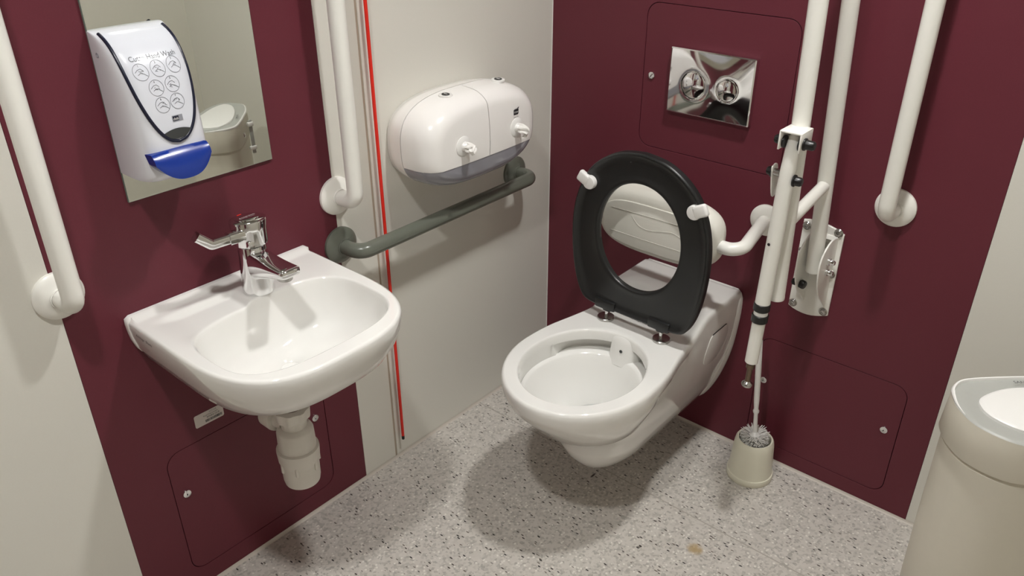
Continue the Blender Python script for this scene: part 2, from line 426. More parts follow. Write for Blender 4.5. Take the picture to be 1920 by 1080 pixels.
# ------------------------------------------------------------------ washbasin
BY, BZ = -1.073, 0.724
def basin():
    t = thing('washbasin', 'white ceramic washbasin mounted on the maroon wall', 'washbasin', (0.0, BY, BZ-0.16))
    N = 96
    def outer(w, xf, n=3.0, wall=None):
        xc = min(0.17, xf*0.42); wall = w if wall is None else wall
        half = [(w*(math.sin(a))**(2/n), xc+(xf-xc)*(math.cos(a))**(2/n)) for a in [PI/2*k/40 for k in range(41)]]
        half = [(0, xf)]+half[1:]+[(w+(wall-w)*(k/6), xc*(1-k/6)+0.002) for k in range(1, 7)]+[(0, 0.002)]
        return sym_ring(half, N)
    def inner(cx, ax, ay, n):
        half = [(ay*math.sin(a)**(2/n), cx+ax*math.copysign(abs(math.cos(a))**(2/n), math.cos(a))) for a in [PI*k/80 for k in range(81)]]
        return sym_ring(half, N)
    rings = []
    sec = [(0.563, 0.05, 0.235, 0.04), (0.568, 0.09, 0.268, 0.07), (0.584, 0.128, 0.306, 0.11), (0.604, 0.156, 0.340, 0.15), (0.630, 0.182, 0.374, 0.182), (0.662, 0.196, 0.394, 0.197),
           (0.690, 0.202, 0.404, 0.203), (0.708, 0.2045, 0.4075, 0.205), (0.7175, 0.2045, 0.4075, 0.205), (0.7222, 0.203, 0.406, 0.2035), (0.724, 0.199, 0.402, 0.200)]
    for z, w, xf, wl in sec: rings.append([(x, BY+d, z) for d, x in outer(w, xf, 3.0, wl)])
    top = outer(0.199, 0.402, 3.0, 0.200); op = inner(0.243, 0.1295, 0.1775, 3.1)
    def zdeck(x, y):
        z = BZ
        z += 0.007*sstep(0.030, 0.010, x)                               # up-stand against the wall
        lw = sstep(-1.080, -1.098, y)                                    # shallow soap recess left of the tap
        z -= 0.009*lw*sstep(0.044, 0.064, x)*sstep(0.19, 0.13, x)*sstep(-1.265, -1.19, y)
        return z
    K = 26
    for k in range(1, K+1):
        s = k/K; r = []
        for (d0, x0), (d1_, x1) in zip(top, op):
            d = d0+(d1_-d0)*s; x = x0+(x1-x0)*s; r.append((x, BY+d, zdeck(x, BY+d)))
        rings.append(r)
    for (z, cx, ax, ay, n, wk) in [(0.7232, 0.243, 0.1273, 0.1753, 3.1, 1), (0.7205, 0.243, 0.1258, 0.1738, 3.1, 0.9), (0.713, 0.243, 0.1243, 0.1718, 3.1, 0.5), (0.690, 0.243, 0.121, 0.166, 3.05, 0),
                           (0.662, 0.241, 0.115, 0.155, 2.9, 0), (0.637, 0.235, 0.103, 0.136, 2.7, 0), (0.619, 0.225, 0.081, 0.106, 2.4, 0), (0.607, 0.213, 0.051, 0.064, 2, 0), (0.601, 0.206, 0.024, 0.024, 2, 0), (0.594, 0.206, 0.021, 0.021, 2, 0)]:
        r = []
        for d, x in inner(cx, ax, ay, n): r.append((x, BY+d, z+(zdeck(x, BY+d)-BZ)*wk))
        rings.append(r)
    fh = [(0.0, 0.7316), (0.200, 0.7316), (0.2055, 0.7300), (0.2075, 0.7255), (0.2078, 0.712), (0.2050, 0.684), (0.1975, 0.658), (0.1860, 0.643), (0.165, 0.637), (0.12, 0.635), (0.0, 0.634)]
    fr = sym_ring(fh, 44)
    fl = loft([[(x, BY+d*k, 0.67+(z-0.67)*k) for d, z in fr] for x, k in ((0.0008, 1.0), (0.0085, 1.0), (0.0110, 0.993), (0.0125, 0.98))])
    join(loft(rings), fl).build('bowl', ceramic, t, angle=60)
    lathe([(0.0205, 0.595), (0.0205, 0.5995), (0.018, 0.601), (0.012, 0.6035), (0, 0.604)], (0.206, BY, 0), seg=36).build('waste_plug', whitepl, t)
    # maker's script on the left cheek
    g = text('Armitage  Shanks', 0.0085, lambda p: (0.062+p.x, BY-0.2052-p.z, 0.704+p.y), shear=0.4)
    g.build('maker_mark', blackpr, t, smooth=False)
    return t
basin()

# tap
def tap():
    px, py, pz = 0.088, -1.045, BZ
    t = thing('mixer_tap', 'chrome lever tap with its long handle turned left, standing on the washbasin', 'tap', (px, py, pz))
    S_ = 1.2
    px, py, pz = 0.0, 0.0, 0.0
    P = lambda x, y, z: (px+x, py+y, pz+z)
    TF = lambda g: g.map(lambda p: (0.088+p.x*S_, -1.045+p.y*S_, BZ+0.0005+p.z*S_))
    TF(lathe([(0.0265, 0.0), (0.0268, 0.003), (0.0262, 0.012), (0.0245, 0.035), (0.0228, 0.062), (0.0225, 0.080), (0.0222, 0.083), (0.020, 0.084)], P(0, 0, 0), seg=48)).build('body', chrome, t)
    # spout: wedge sweeping out of the body
    rings = []
    for s in [k/14 for k in range(15)]:
        x = -0.006+0.106*s
        top = 0.081-0.010*s-0.004*math.sin(PI*s); bot = 0.014+0.042*s**0.75
        top = max(top, bot+0.010)
        hw = 0.0205-0.0020*s
        sec = [(hw*math.copysign(abs(math.cos(a))**0.5, math.cos(a)), (top+bot)/2+(top-bot)/2*math.copysign(abs(math.sin(a))**0.55, math.sin(a))) for a in [2*PI*k/36 for k in range(36)]]
        rings.append([P(x, y, z) for y, z in sec])
    last = rings[-1]; c = sum((Vector(p) for p in last), Vector())/len(last)
    rings.append([c+(Vector(p)-c)*0.86+Vector((0.0035, 0, 0)) for p in last]); rings.append([c+(Vector(p)-c)*0.5+Vector((0.005, 0, 0)) for p in last])
    TF(loft(rings)).build('spout', chrome, t, angle=50)
    a0 = P(0.084, 0, 0.058)
    ae = TF(lathe([(0.0125, 0.002), (0.0125, -0.010), (0.0115, -0.011), (0.0095, -0.011), (0.0092, -0.006), (0, -0.006)], a0, (0.12, 0, 1), seg=28)).build('aerator', steel, t)
    hd = lathe([(0.0215, 0.085), (0.0245, 0.087), (0.0252, 0.092), (0.0255, 0.112), (0.0268, 0.124), (0.0262, 0.127), (0.023, 0.1285)], P(0, 0, 0), seg=48)
    hd.map(lambda p: (p.x*1.10, p.y*1.10, p.z+(0.0+0.10*(p.x-px)*sstep(pz+0.105, pz+0.125, p.z))))
    head = TF(hd).build('lever_head', chrome, t)
    cap = TF(lathe([(0.019, 0.1280), (0.019, 0.1298), (0.016, 0.1306), (0, 0.131)], P(-0.001, 0, 0), seg=36).map(lambda p: (p.x, p.y, p.z+0.10*(p.x-px)))).build('cap', chrome, head)
    TF(text('Armitage Shanks', 0.0042, lambda p: (px+0.001-p.y, py+p.x, pz+0.1318-0.10*p.y))).build('maker_mark', whitepl, head, smooth=False)
    TF(box(px-0.024, px-0.019, py-0.004, py+0.004, pz+0.124, pz+0.1275, 0.001)).build('temperature_dot', redm, head)
    # paddle lever
    sec = roundrect(-0.0070, 0.0070, -0.0078, 0.0078, 0.0035, 4)
    path = fillet([P(0.012, -0.010, 0.110), P(0.012, -0.045, 0.111), P(0.012, -0.074, 0.112), P(0.012, -0.096, 0.133)], [0.05, 0.009], 6)
    TF(sweep(path, [1.25 if i < 2 else 1.0 for i in range(len(path))], sec=sec, up=(1, 0, 0))).build('lever', chrome, t, angle=50)
    TF(box(px+0.0, px+0.026, py-0.020, py+0.002, pz+0.0865, pz+0.100, 0.003)).build('lever_block', chrome, t)
    return t
tap()

# bottle trap
def trap():
    cx, cy = 0.190, -1.078
    t = thing('bottle_trap', 'white plastic bottle trap hanging under the washbasin', 'drain trap', (cx, cy, 0.305))
    L = lambda prof, mt, nm, seg=44: lathe(prof, (cx, cy, 0), seg=seg).build(nm, mt, t)
    L([(0.019, 0.545), (0.019, 0.498)], brass, 'waste_tail')
    g = lathe([(0.034, 0.500), (0.0345, 0.497), (0.033, 0.477), (0.027, 0.470), (0.0255, 0.452)], (cx, cy, 0), seg=48)
    def ribs(p):
        a = math.atan2(p.y-cy, p.x-cx); r = math.hypot(p.x-cx, p.y-cy)
        if p.z > 0.473: r += 0.0022*(1 if math.cos(8*a) > 0.2 else 0)
        return (cx+r*math.cos(a), cy+r*math.sin(a), p.z)
    g.map(ribs).build('union_nut', trapm, t)
    L([(0.023, 0.470), (0.0235, 0.456), (0.035, 0.450), (0.0378, 0.444), (0.039, 0.405), (0.039, 0.393)], trapm, 'bottle_top')
    g = lathe([(0.039, 0.402), (0.0438, 0.400), (0.0442, 0.394), (0.0428, 0.372), (0.0402, 0.366), (0.0395, 0.360), (0.0388, 0.322), (0.0368, 0.312), (0.030, 0.307), (0, 0.3055)], (cx, cy, 0), seg=48)
    cup = g.build('bottle_cup', trapm, t)
    for a in (0.3, 1.2, 2.4, 3.6, 4.6, 5.5):
        x, y = cx+0.0400*math.cos(a), cy+0.0400*math.sin(a)
        box(x-0.003, x+0.003, y-0.003, y+0.003, 0.350, 0.374, 0.0015).build('grip_rib', trapm, cup)
    # side outlet with its nut, running back to the wall
    ang = Vector((-1.0, -0.10, 0)).normalized(); s = Vector((cx, cy, 0.458))
    lathe([(0.023, 0.018), (0.023, 0.044)], s, ang, seg=36).build('outlet', trapm, t)
    g = lathe([(0.0245, 0.042), (0.032, 0.044), (0.033, 0.048), (0.031, 0.074), (0.024, 0.076)], s, ang, seg=48).build('outlet_nut', trapm, t)
    e = s+ang*0.06
    sweep([e, Vector((0.001, cy-0.019, 0.458))], 0.0185, 24).build('outlet_pipe', trapm, t)
    return t
trap()

# asset sticker
def sticker():
    t = thing('asset_sticker', 'small white barcode sticker on the maroon panel under the washbasin', 'sticker', (0, -1.163, 0.425))
    uc, vc, rot = -1.1625, 0.4325, -0.01
    c, s = math.cos(rot), math.sin(rot)
    F = lambda p: LW((uc+p[0]*c-p[1]*s, vc+p[0]*s+p[1]*c, p[2]))
    plate([roundrect(-0.0335, 0.0335, -0.0155, 0.0155, 0.004)], 0.0002, 0.0008, 0.0, F).build('label_sheet', stickm, t, smooth=False)
    W = lambda ox, oy: (lambda p: F((p.x+ox, p.y+oy, 0.0011)))
    text('NTCOR', 0.0050, W(0.010, 0.0112)).build('print', printm, t, smooth=False)
    text('Royal Free London', 0.0044, W(0.004, 0.0058)).build('print', blackpr, t, smooth=False)
    text('RFH04-1518', 0.0058, W(0.009, 0.0000)).build('print', blackpr, t, smooth=False)
    g = G(); x = -0.010
    while x < 0.029:
        w = random.choice([0.0005, 0.0008, 0.0013]); q = box(x, x+w, -0.0110, -0.0048, 0.0008, 0.0010); g.add(q.v, q.f); x += w+random.choice([0.0005, 0.0009])
    g.map(F).build('barcode', blackpr, t, smooth=False)
sticker()

# ------------------------------------------------------------------ soap dispenser
def soap():
    yc, hw, xb = -1.1585, 0.0630, 0.0062
    prof = spline([(1.240, 0.010), (1.2385, 0.020), (1.234, 0.036), (1.222, 0.058), (1.203, 0.076), (1.175, 0.091), (1.140, 0.100), (1.100, 0.106), (1.060, 0.109), (1.030, 0.108), (1.010, 0.102), (1.000, 0.094)], 3) if False else None
    pz = [1.240, 1.2385, 1.234, 1.222, 1.203, 1.175, 1.140, 1.100, 1.060, 1.030, 1.010, 1.000]
    pd = [0.010, 0.020, 0.036, 0.058, 0.076, 0.091, 0.100, 0.106, 0.109, 0.108, 0.102, 0.092]
    curve = spline([(a, b, 0) for a, b in zip(pz, pd)], 5)
    def depth(z):
        for a, b in zip(curve, curve[1:]):
            if b.x <= z <= a.x: return b.y+(a.y-b.y)*(z-b.x)/max(a.x-b.x, 1e-9)
        return curve[0].y if z > curve[0].x else curve[-1].y
    NN = 4.6
    def X(y, z):   # front surface
        k = min(1, abs((y-yc)/hw)); return xb+depth(z)*(1-k**NN)**(1/NN)
    t = thing('soap_dispenser', 'white soap dispenser with a blue push lever mounted over the mirror', 'soap dispenser', (xb, yc, 1.0))
    rings = []
    for p in curve:
        z, d = p.x, p.y
        n = 36; r = [(xb, yc-hw, z)]
        for k in range(n+1):
            a = PI*k/n; r.append((xb+d*math.sin(a)**(2/NN), yc-hw*math.copysign(abs(math.cos(a))**(2/NN), math.cos(a)), z))
        r.append((xb, yc+hw, z)); rings.append(r)
    loft(rings).build('body', soapw, t, angle=50)
    # shield-shaped front
    zt, zb = 1.2375, 1.066
    def hb(z):
        s = (zt-z)/(zt-zb); return 0.0545*(1-max(0, s)**2.5)**(1/2.05)
    zs = [zt-(zt-zb)*(k/46)**0.9 for k in range(47)]
    v = []; f = []; nc = 24
    for z in zs:
        for j in range(nc+1):
            y = yc+hb(z)*(-1+2*j/nc); v.append((X(y, z)+0.0016, y, z))
    for i in range(len(zs)-1):
        for j in range(nc): a = i*(nc+1)+j; f.append((a, a+1, a+nc+2, a+nc+1))
    fp = G().add(v, f).build('front_panel', soapp, t, angle=60)
    edge = [(X(yc-hb(z), z)+0.0012, yc-hb(z), z) for z in zs]+[(X(yc+hb(z), z)+0.0012, yc+hb(z), z) for z in zs[::-1][1:]]
    sweep(resample(edge, 110), 0.0029, 10).build('shield_trim', navy, t)
    # smoked window at the foot of the shield
    v = []; f = []
    for i in range(9):
        s = i/8; z0 = 1.0645+0.0*s
        for j in range(nc+1):
            tt = -1+2*j/nc; yy = yc+0.0265*tt
            zlo = 1.0710+0.0085*abs(tt)**2.2; zhi = 1.0880-0.0060*abs(tt)**2
            z = zlo+(zhi-zlo)*s; v.append((X(yy, z)+0.0030, yy, z))
    for i in range(8):
        for j in range(nc): a = i*(nc+1)+j; f.append((a, a+1, a+nc+2, a+nc+1))
    G().add(v, f).build('level_window', darkwin, t)
    # printed hand-wash steps
    S = lambda y, z, o=0.0022: (X(yc+y, z)+o, yc+y, z)
    def stroke(pts, w, name, mt):
        v = []; f = []
        for i, (y, z) in enumerate(pts):
            a = pts[max(i-1, 0)]; b = pts[min(i+1, len(pts)-1)]
            dy, dz = b[0]-a[0], b[1]-a[1]; L = math.hypot(dy, dz) or 1
            ny, nz = -dz/L*w/2, dy/L*w/2
            v += [S(y+ny, z+nz), S(y-ny, z-nz)]
        for i in range(len(pts)-1): f.append((2*i, 2*i+1, 2*i+3, 2*i+2))
        return v, f
    circles = [(-0.0305, 1.1825), (-0.0015, 1.1840), (0.0270, 1.1855), (-0.0150, 1.1560), (0.0130, 1.1575), (-0.0130, 1.1285), (0.0130, 1.1300)]
    for i, (cy, cz) in enumerate(circles):
        g = G(); ring = [(cy+0.0120*math.cos(2*PI*k/36), cz+0.0125*math.sin(2*PI*k/36)) for k in range(37)]
        g.add(*stroke(ring, 0.0006, '', None))
        rr = random.Random(i)
        def blob(pts, w): g.add(*stroke([(cy+a, cz+b) for a, b in pts], w, '', None))
        # two little hands rubbing
        blob([(-0.009, 0.000), (-0.004, 0.004), (0.001, 0.005), (0.005, 0.001)], 0.0007)
        blob([(-0.006, -0.004), (-0.001, -0.001), (0.004, -0.003), (0.009, -0.007)], 0.0007)
        for k in range(4):
            x = rr.uniform(-0.006, 0.004); z = rr.uniform(-0.004, 0.004)
            blob([(x, z), (x+rr.uniform(0.001, 0.004), z+rr.uniform(-0.003, 0.003))], 0.0006)
        g.build('step_picture', printm, fp, smooth=False)
        text(str(i+1), 0.0045, lambda p: S(cy-0.001+p.x, cz+0.0092+p.y)).build('step_number', blackpr, fp, smooth=False)
    text('Cutan Hand Wash', 0.0105, lambda p: S(p.x-0.001, 1.2020+p.y, 0.0024)).build('product_print', printm, fp, smooth=False)
    v = [S(a, b, 0.0022) for a, b in ((-0.004, 1.0985), (0.0145, 1.0985), (0.0145, 1.1085), (-0.004, 1.1085))]
    G().add(v, [(0, 1, 2, 3)]).build('badge', silverm, fp, smooth=False)
    v = [S(a, b, 0.0024) for a, b in ((-0.0028, 1.0998), (0.0075, 1.0998), (0.0075, 1.1074), (-0.0028, 1.1074))]
    G().add(v, [(0, 1, 2, 3)]).build('badge', navy, fp, smooth=False)
    text('deb', 0.0062, lambda p: S(p.x+0.0023, 1.1030+p.y, 0.0027)).build('badge_print', whitepl, fp, smooth=False)
    # blue push lever: curved tongue with side cheeks
    rings = []
    W = 0.0505
    for k in range(21):
        tt = -1+2*k/20; y = yc-0.005+W*tt
        zl = 1.0080+0.030*abs(tt)**2.6; zh = 1.0570-0.002*tt*tt
        xf = 0.020*(1-0.45*abs(tt)**2.5)
        ring = []
        for s in [q/10 for q in range(11)]:
            z = zh+(zl-zh)*s; ring.append((xb+0.1065+0.006+xf*math.sin(PI*0.5*s**0.8)*1.05, y, z))
        for s in [1-q/6 for q in range(7)]:
            z = zh-0.003+(zl+0.002-zh)*s; ring.append((xb+0.090+0.010*s, y, z))
        rings.append(ring)
    loft(rings).build('push_lever', bluepl, t, angle=50)
    # keyhole in the left cheek
    lathe([(0.0045, 0.0), (0.0045, 0.0012), (0.003, 0.0013), (0.0028, 0.0005), (0, 0.0005)], (xb+0.020, yc-hw+0.0006, 1.205), (0, -1, 0), seg=20).build('key_slot', silverm, t)
soap()

# ------------------------------------------------------------------ toilet paper dispenser
def tp():
    yc, zc, HL_, HH = -0.424, 0.894, 0.197, 0.110
    t = thing('toilet_paper_dispenser', 'white twin toilet paper dispenser with a smoke grey lower edge', 'paper dispenser', (0, yc, zc-HH))
    n = 96
    def out(a, b, p=2.9): return ellipse(0, 0, a, b, n, p)
    def X(u, v, x0, bulge=0.012): return x0+bulge*(1-(u/HL_)**2*0.6-(v/HH)**2*0.4)
    # wall plate
    r = []
    for x, ins in ((0.001, 0.012), (0.004, 0.008), (0.030, 0.003), (0.056, 0.0)):
        r.append([(x, yc+u, zc+v) for u, v in out(HL_-ins, HH-ins)])
    loft(r).build('back_shell', whitepl2, t, angle=50)
    D = 0.152
    secs = [(0.058, 0.0), (0.095, 0.002), (0.115, 0.0065), (0.130, 0.0145), (0.140, 0.024), (0.1455, 0.034)]
    zcut = lambda u: zc-0.060+0.0*u
    def cover(sel, name, mt, u0=None):
        g = G(); rings = [[(x, u, v) for u, v in out(HL_-i_, HH-i_*0.9)] for x, i_ in secs]
        base = out(HL_-0.034, HH-0.031)
        for s in (0.9, 0.75, 0.55, 0.35, 0.15):
            rings.append([(0.1455+0.0065*(1-s**2)*1.0, u*s, v*s) for u, v in base])
        return loft(rings, cap0=False)
    full = cover(None, '', None)
    def slice_(g, test):
        bm = bmesh.new(); vs = [bm.verts.new(p) for p in g.v]
        for q in g.f: bm.faces.new([vs[i] for i in q])
        for co, no in test:
            geom = bm.verts[:]+bm.edges[:]+bm.faces[:]
            bmesh.ops.bisect_plane(bm, geom=geom, plane_co=co, plane_no=no, clear_outer=True, dist=1e-6)
        bm.verts.index_update()
        o = G().add([v.co.copy() for v in bm.verts], [tuple(v.index for v in q.verts) for q in bm.faces]); bm.free(); return o
    toW = lambda p: (p.x, yc+p.y, zc+p.z)
    VC = -0.043
    # arched lower edge: bend the cover down over the corners
    for side, no in ((-1, (0, 1, 0)), (1, (0, -1, 0))):
        g = slice_(full, [((0, side*0.0006, 0), no), ((0, 0, VC), (0, 0, -1))])
        g.map(toW).build('cover', whitepl2, t, angle=50)
    g = slice_(full, [((0, 0, VC-0.0008), (0, 0, 1))])
    g.map(lambda p: (p.x-0.0012 if p.x > 0.06 else p.x, p.y, p.z)).map(toW).build('smoke_window', smoke, t, angle=50)
    box(0.02, 0.115, yc-0.13, yc+0.13, zc-0.080, zc-0.055, 0.01, 4).build('roll_tray', mat('inner_grey', srgb(168, 168, 172), 0.5, noise=0.05), t)
    # locks on the top
    for u in (-0.076, 0.104):
        p = (0.086, yc+u, zc+HH*0.985-0.0008)
        lk = lathe([(0.0165, -0.004), (0.0165, 0.0002), (0.0160, 0.0005), (0.0095, 0.0005)], p, (0.04, 0, 1), seg=32, cap1=False).build('lock_surround', whitepl, t)
        lathe([(0.0095, 0.0005), (0.0095, 0.0020), (0.0060, 0.0022), (0.0055, 0.0015), (0, 0.0015)], p, (0.04, 0, 1), seg=28).build('lock', blackpl, t)
        box(p[0]-0.005, p[0]+0.005, p[1]-0.0012, p[1]+0.0012, p[2]+0.001, p[2]+0.0026).build('key_slot', whitepl, lk, smooth=False)
    # paper outlets
    for i, u in enumerate((-0.088, 0.098)):
        c = Vector((0.1500, yc+u, zc+0.002))
        lathe([(0.0235, -0.004), (0.0235, 0.0006), (0.021, 0.0024), (0.012, 0.0040), (0.009, 0.010), (0.0070, 0.012), (0.0055, 0.009), (0, 0.009)], c, (1, 0, 0), seg=40).build('paper_outlet', whitepl, t)
        rr = random.Random(3+i)
        path = [c+Vector((0.004, 0, 0)), c+Vector((0.014, 0.002, -0.001)), c+Vector((0.022, 0.006, -0.004)), c+Vector((0.028, 0.010*(1 if i else -0.3), -0.010))]
        pth = spline(path, 5); rings = []
        for k, p in enumerate(pth):
            s = k/(len(pth)-1); R = 0.0050+0.0045*math.sin(PI*s**0.7)+0.001*s
            T_ = (pth[min(k+1, len(pth)-1)]-pth[max(k-1, 0)]).normalized(); a, b, _ = frame_to(T_)
            rings.append([p+(a*math.cos(q)+b*math.sin(q))*R*(1+0.28*math.sin(5*q+3*s)+0.12*math.sin(9*q)) for q in [2*PI*j/30 for j in range(30)]])
        tail = loft(rings).build('paper_tail', paper, t, angle=30)
        if i:
            e = pth[-2]
            v = []
            for k in range(6):
                for j in range(5):
                    v.append((e.x-0.004+0.002*math.sin(j*1.7+k), e.y-0.012+0.0045*j, e.z-0.0025*k-0.001*((j*7+k) % 3)))
            f = [(k*5+j, k*5+j+1, k*5+j+6, k*5+j+5) for k in range(5) for j in range(4)]
            f2 = [tuple(i_+30 for i_ in q)[::-1] for q in f]
            v2 = [(a-0.0006, b, c_) for a, b, c_ in v]
            G().add(v+v2, f+f2).build('paper_flap', paper, t)
    # maker's mark
    fx = 0.1522
    def S(p): 
        u, v = p[0]+0.100, p[1]+0.044
        return (0.1500+0.002*(1-(u/0.17)**2), yc+u, zc+v)
    FX = lambda p: (0.1490, yc+0.097+p[0], zc+0.036+p[1])
    plate([[(-0.0085, -0.0062), (0.0068, -0.0062), (0.0088, -0.004), (0.0088, 0.0062), (-0.0085, 0.0062)]], 0, 0.0006, 0.0, lambda p: (0.1492+p[2], yc+0.097+p[0], zc+0.040+p[1])).build('logo_plate', blackpr, t, smooth=False)
    text('TORK', 0.0062, lambda p: (0.1500, yc+0.097+p.x, zc+0.0398+p.y)).build('logo_print', whitepl, t, smooth=False)
    text('SmartOne', 0.0042, lambda p: (0.1500, yc+0.097+p.x, zc+0.0285+p.y)).build('logo_print', blackpr, t, smooth=False)
    plate([[(-0.006, 0.0078), (0.003, 0.0078), (0.0105, 0.0115), (0.0085, 0.0075), (0.0085, 0.0070), (-0.006, 0.0070)]], 0, 0.0006, 0.0, lambda p: (0.1490+p[2], yc+0.097+p[0], zc+0.040+p[1])).build('logo_leaf', blackpr, t, smooth=False)
tp()

# ------------------------------------------------------------------ toilet
TX, RZ = 0.498, 0.440
def toilet():
    t = thing('toilet', 'white wall-hung toilet with its black seat raised', 'toilet', (TX, 0, 0.10))
    N = 64
    def ring2(front, back, n1=26, n2=38):
        f = resample([(a, b, 0) for a, b in front], n1); b_ = resample([(a, b, 0) for a, b in back], n2)
        h = f+b_[1:]
        return [(p.x, p.y) for p in h]+[(-p.x, p.y) for p in h[-2:0:-1]]
    def ztop(y, d=0.15):
        y0 = -0.200-0.062*sstep(0.085, 0.138, abs(d))
        return RZ+0.044*sstep(y0, y0+0.105, y)
    def deck(ins=0.0):
        half = [((0.1815-ins)*math.sin(a), -0.488-(0.213-ins)*math.cos(a)) for a in [PI/2*k/30 for k in range(31)]]
        tail = spline([(0.1815-ins, -0.488, 0), (0.1795-ins, -0.44, 0), (0.1725-ins, -0.39, 0), (0.160-ins, -0.335, 0), (0.150-ins, -0.285, 0), (0.1465-ins, -0.24, 0), (0.1475-ins, -0.10, 0), (0.1485-ins, -0.002-ins*0.5, 0)], 6)
        back = [(p.x, p.y) for p in tail]+[(0, -0.002-ins*0.5)]
        return ring2(half, back)
    def egg(a, yf, yb, p=2.0):
        yc = -0.485 if yf < -0.6 else (yf*0.55+yb*0.45)
        half = [(a*math.sin(q)**(2/p), yc+(yf-yc if q < PI/2 else yb-yc)*abs(math.cos(q))**(2/p)) for q in [PI*k/60 for k in range(61)]]
        half[0] = (0, yf); half[-1] = (0, yb)
        return ring2(half[:31], half[30:])
    rings = []
    for z, a, yf, yb in [(0.245, 0.045, -0.505, -0.36), (0.248, 0.072, -0.532, -0.34), (0.258, 0.097, -0.560, -0.32), (0.278, 0.121, -0.592, -0.30), (0.309, 0.1425, -0.626, -0.29),
                         (0.346, 0.1600, -0.655, -0.285), (0.376, 0.1735, -0.683, -0.282), (0.400, 0.1795, -0.696, -0.28)]:
        rings.append([(TX+d, y, z) for d, y in egg(a, yf, yb)])
    for ins, dz in [(0.001, -0.0305), (0.0, -0.018), (0.0005, -0.008), (0.003, -0.0022), (0.007, 0.0)]:
        rings.append([(TX+d, y, (ztop(y, d) if dz > -0.02 else RZ)+dz) for d, y in deck(ins)])
    top = deck(0.007)
    CY = -0.4955
    def el(a, b, cy):
        h = [(a*math.sin(q), cy-b*math.cos(q)) for q in [PI*k/60 for k in range(61)]]
        return ring2(h[:31], h[30:])
    op = el(0.1430, 0.1690, CY)
    for k in range(1, 27):
        s = k/26; r = []
        for (d0, y0), (d1_, y1) in zip(top, op):
            d, y = d0+(d1_-d0)*s, y0+(y1-y0)*s; r.append((TX+d, y, ztop(y, d)))
        rings.append(r)
    def und(d, y):   # undercut flush slots, left and right of the outlet
        a = abs(math.atan2(d, y-CY)); return sstep(0.16, 0.20, a)*sstep(1.25, 0.75, a)
    for z, a, b, cy, u in [(0.4385, 0.1410, 0.1670, CY, 0), (0.434, 0.1390, 0.1645, CY, 0), (0.418, 0.1380, 0.1635, CY, 0), (0.413, 0.1380, 0.1635, CY, 0), (0.4125, 0.1380, 0.1635, CY, 1), (0.377, 0.1380, 0.1635, CY, 1), (0.3805, 0.1375, 0.1625, CY, 0),
                           (0.377, 0.1305, 0.1550, CY, 0), (0.374, 0.1280, 0.1525, CY, 0), (0.366, 0.1240, 0.1485, CY, 0), (0.345, 0.112, 0.137, -0.493, 0), (0.315, 0.097, 0.120, -0.485, 0), (0.285, 0.074, 0.092, -0.472, 0),
                           (0.258, 0.052, 0.064, -0.455, 0), (0.235, 0.040, 0.047, -0.445, 0), (0.215, 0.034, 0.040, -0.440, 0)]:
        r = []
        for d, y in el(a, b, cy):
            k = 1+0.20*u*und(d, y); r.append((TX+d*k, cy+(y-cy)*k, z))
        rings.append(r)
    bowl = loft(rings)
    # trap body running back to the wall
    def bod(w, yn, p=2.2):
        ln = max(min(0.16, -yn*0.5), -yn-0.46)
        half = [(w*math.sin(q)**(2/p), yn+ln*(1-math.cos(q)**(2/p))) for q in [PI/2*k/24 for k in range(25)]]
        half += [(w, yn+ln+(-0.004-yn-ln)*k/10) for k in range(1, 11)]+[(0, -0.004)]
        return sym_ring(half, N)
    rb = []
    for z, w, yn in [(0.100, 0.030, -0.405), (0.104, 0.050, -0.432), (0.115, 0.068, -0.462), (0.135, 0.082, -0.486), (0.165, 0.096, -0.509), (0.200, 0.1075, -0.526), (0.240, 0.1180, -0.537), (0.29, 0.1335, -0.590), (0.34, 0.1410, -0.638), (0.38, 0.1455, -0.662), (0.41, 0.1465, -0.680), (0.428, 0.1465, -0.684)]:
        rb.append([(TX+d, y, z) for d, y in bod(w, yn)])
    body = loft(rb, True, False)
    # flange hugging the wall
    half = [(0.0, 0.484), (0.125, 0.484), (0.139, 0.481), (0.147, 0.473), (0.1515, 0.46), (0.153, 0.42), (0.150, 0.37), (0.1425, 0.30), (0.128, 0.235), (0.108, 0.175), (0.082, 0.125), (0.055, 0.105), (0.0, 0.100)]
    fl = sym_ring([(p.x, p.y) for p in spline([(a, b, 0) for a, b in half], 5)], 40)
    rf = [[(TX+d*s, y, 0.29+(z-0.29)*s) for d, z in fl] for y, s in ((-0.001, 1.0), (-0.008, 1.0), (-0.013, 0.988), (-0.020, 0.965))]
    join(bowl, body, loft(rf)).build('bowl', ceramic, t, angle=55)
    # flush outlet block at the back of the bowl
    rings = []
    for z, hw, y0 in [(0.4370, 0.024, -0.3275), (0.434, 0.0265, -0.3325), (0.42, 0.028, -0.3380), (0.395, 0.029, -0.3415), (0.375, 0.029, -0.345), (0.362, 0.027, -0.350)]:
        rings.append([(TX-hw-0.002, -0.300, z), (TX-hw, y0+0.003, z), (TX-hw*0.85, y0, z), (TX+hw*0.9, y0, z), (TX+hw*1.25, y0+0.004, z), (TX+hw*1.6, -0.322, z), (TX+hw*1.6, -0.300, z)])
    loft(rings).build('flush_outlet', ceramic, t, angle=50)
    lathe([(0.0042, 0.0), (0.0042, 0.0008), (0.003, 0.0009), (0.0028, -0.001), (0, -0.001)], (TX+0.004, -0.3415, 0.401), (0, -1, 0.1), seg=20).build('jet_hole', darkwin, t)
    lathe([(0.0545, 0.0), (0.0545, 0.0002)], (0, 0, 0), seg=40).map(lambda p: (TX+p.x*0.98, -0.456+p.y*1.20, 0.2585+p.z)).build('water', waterm, t)
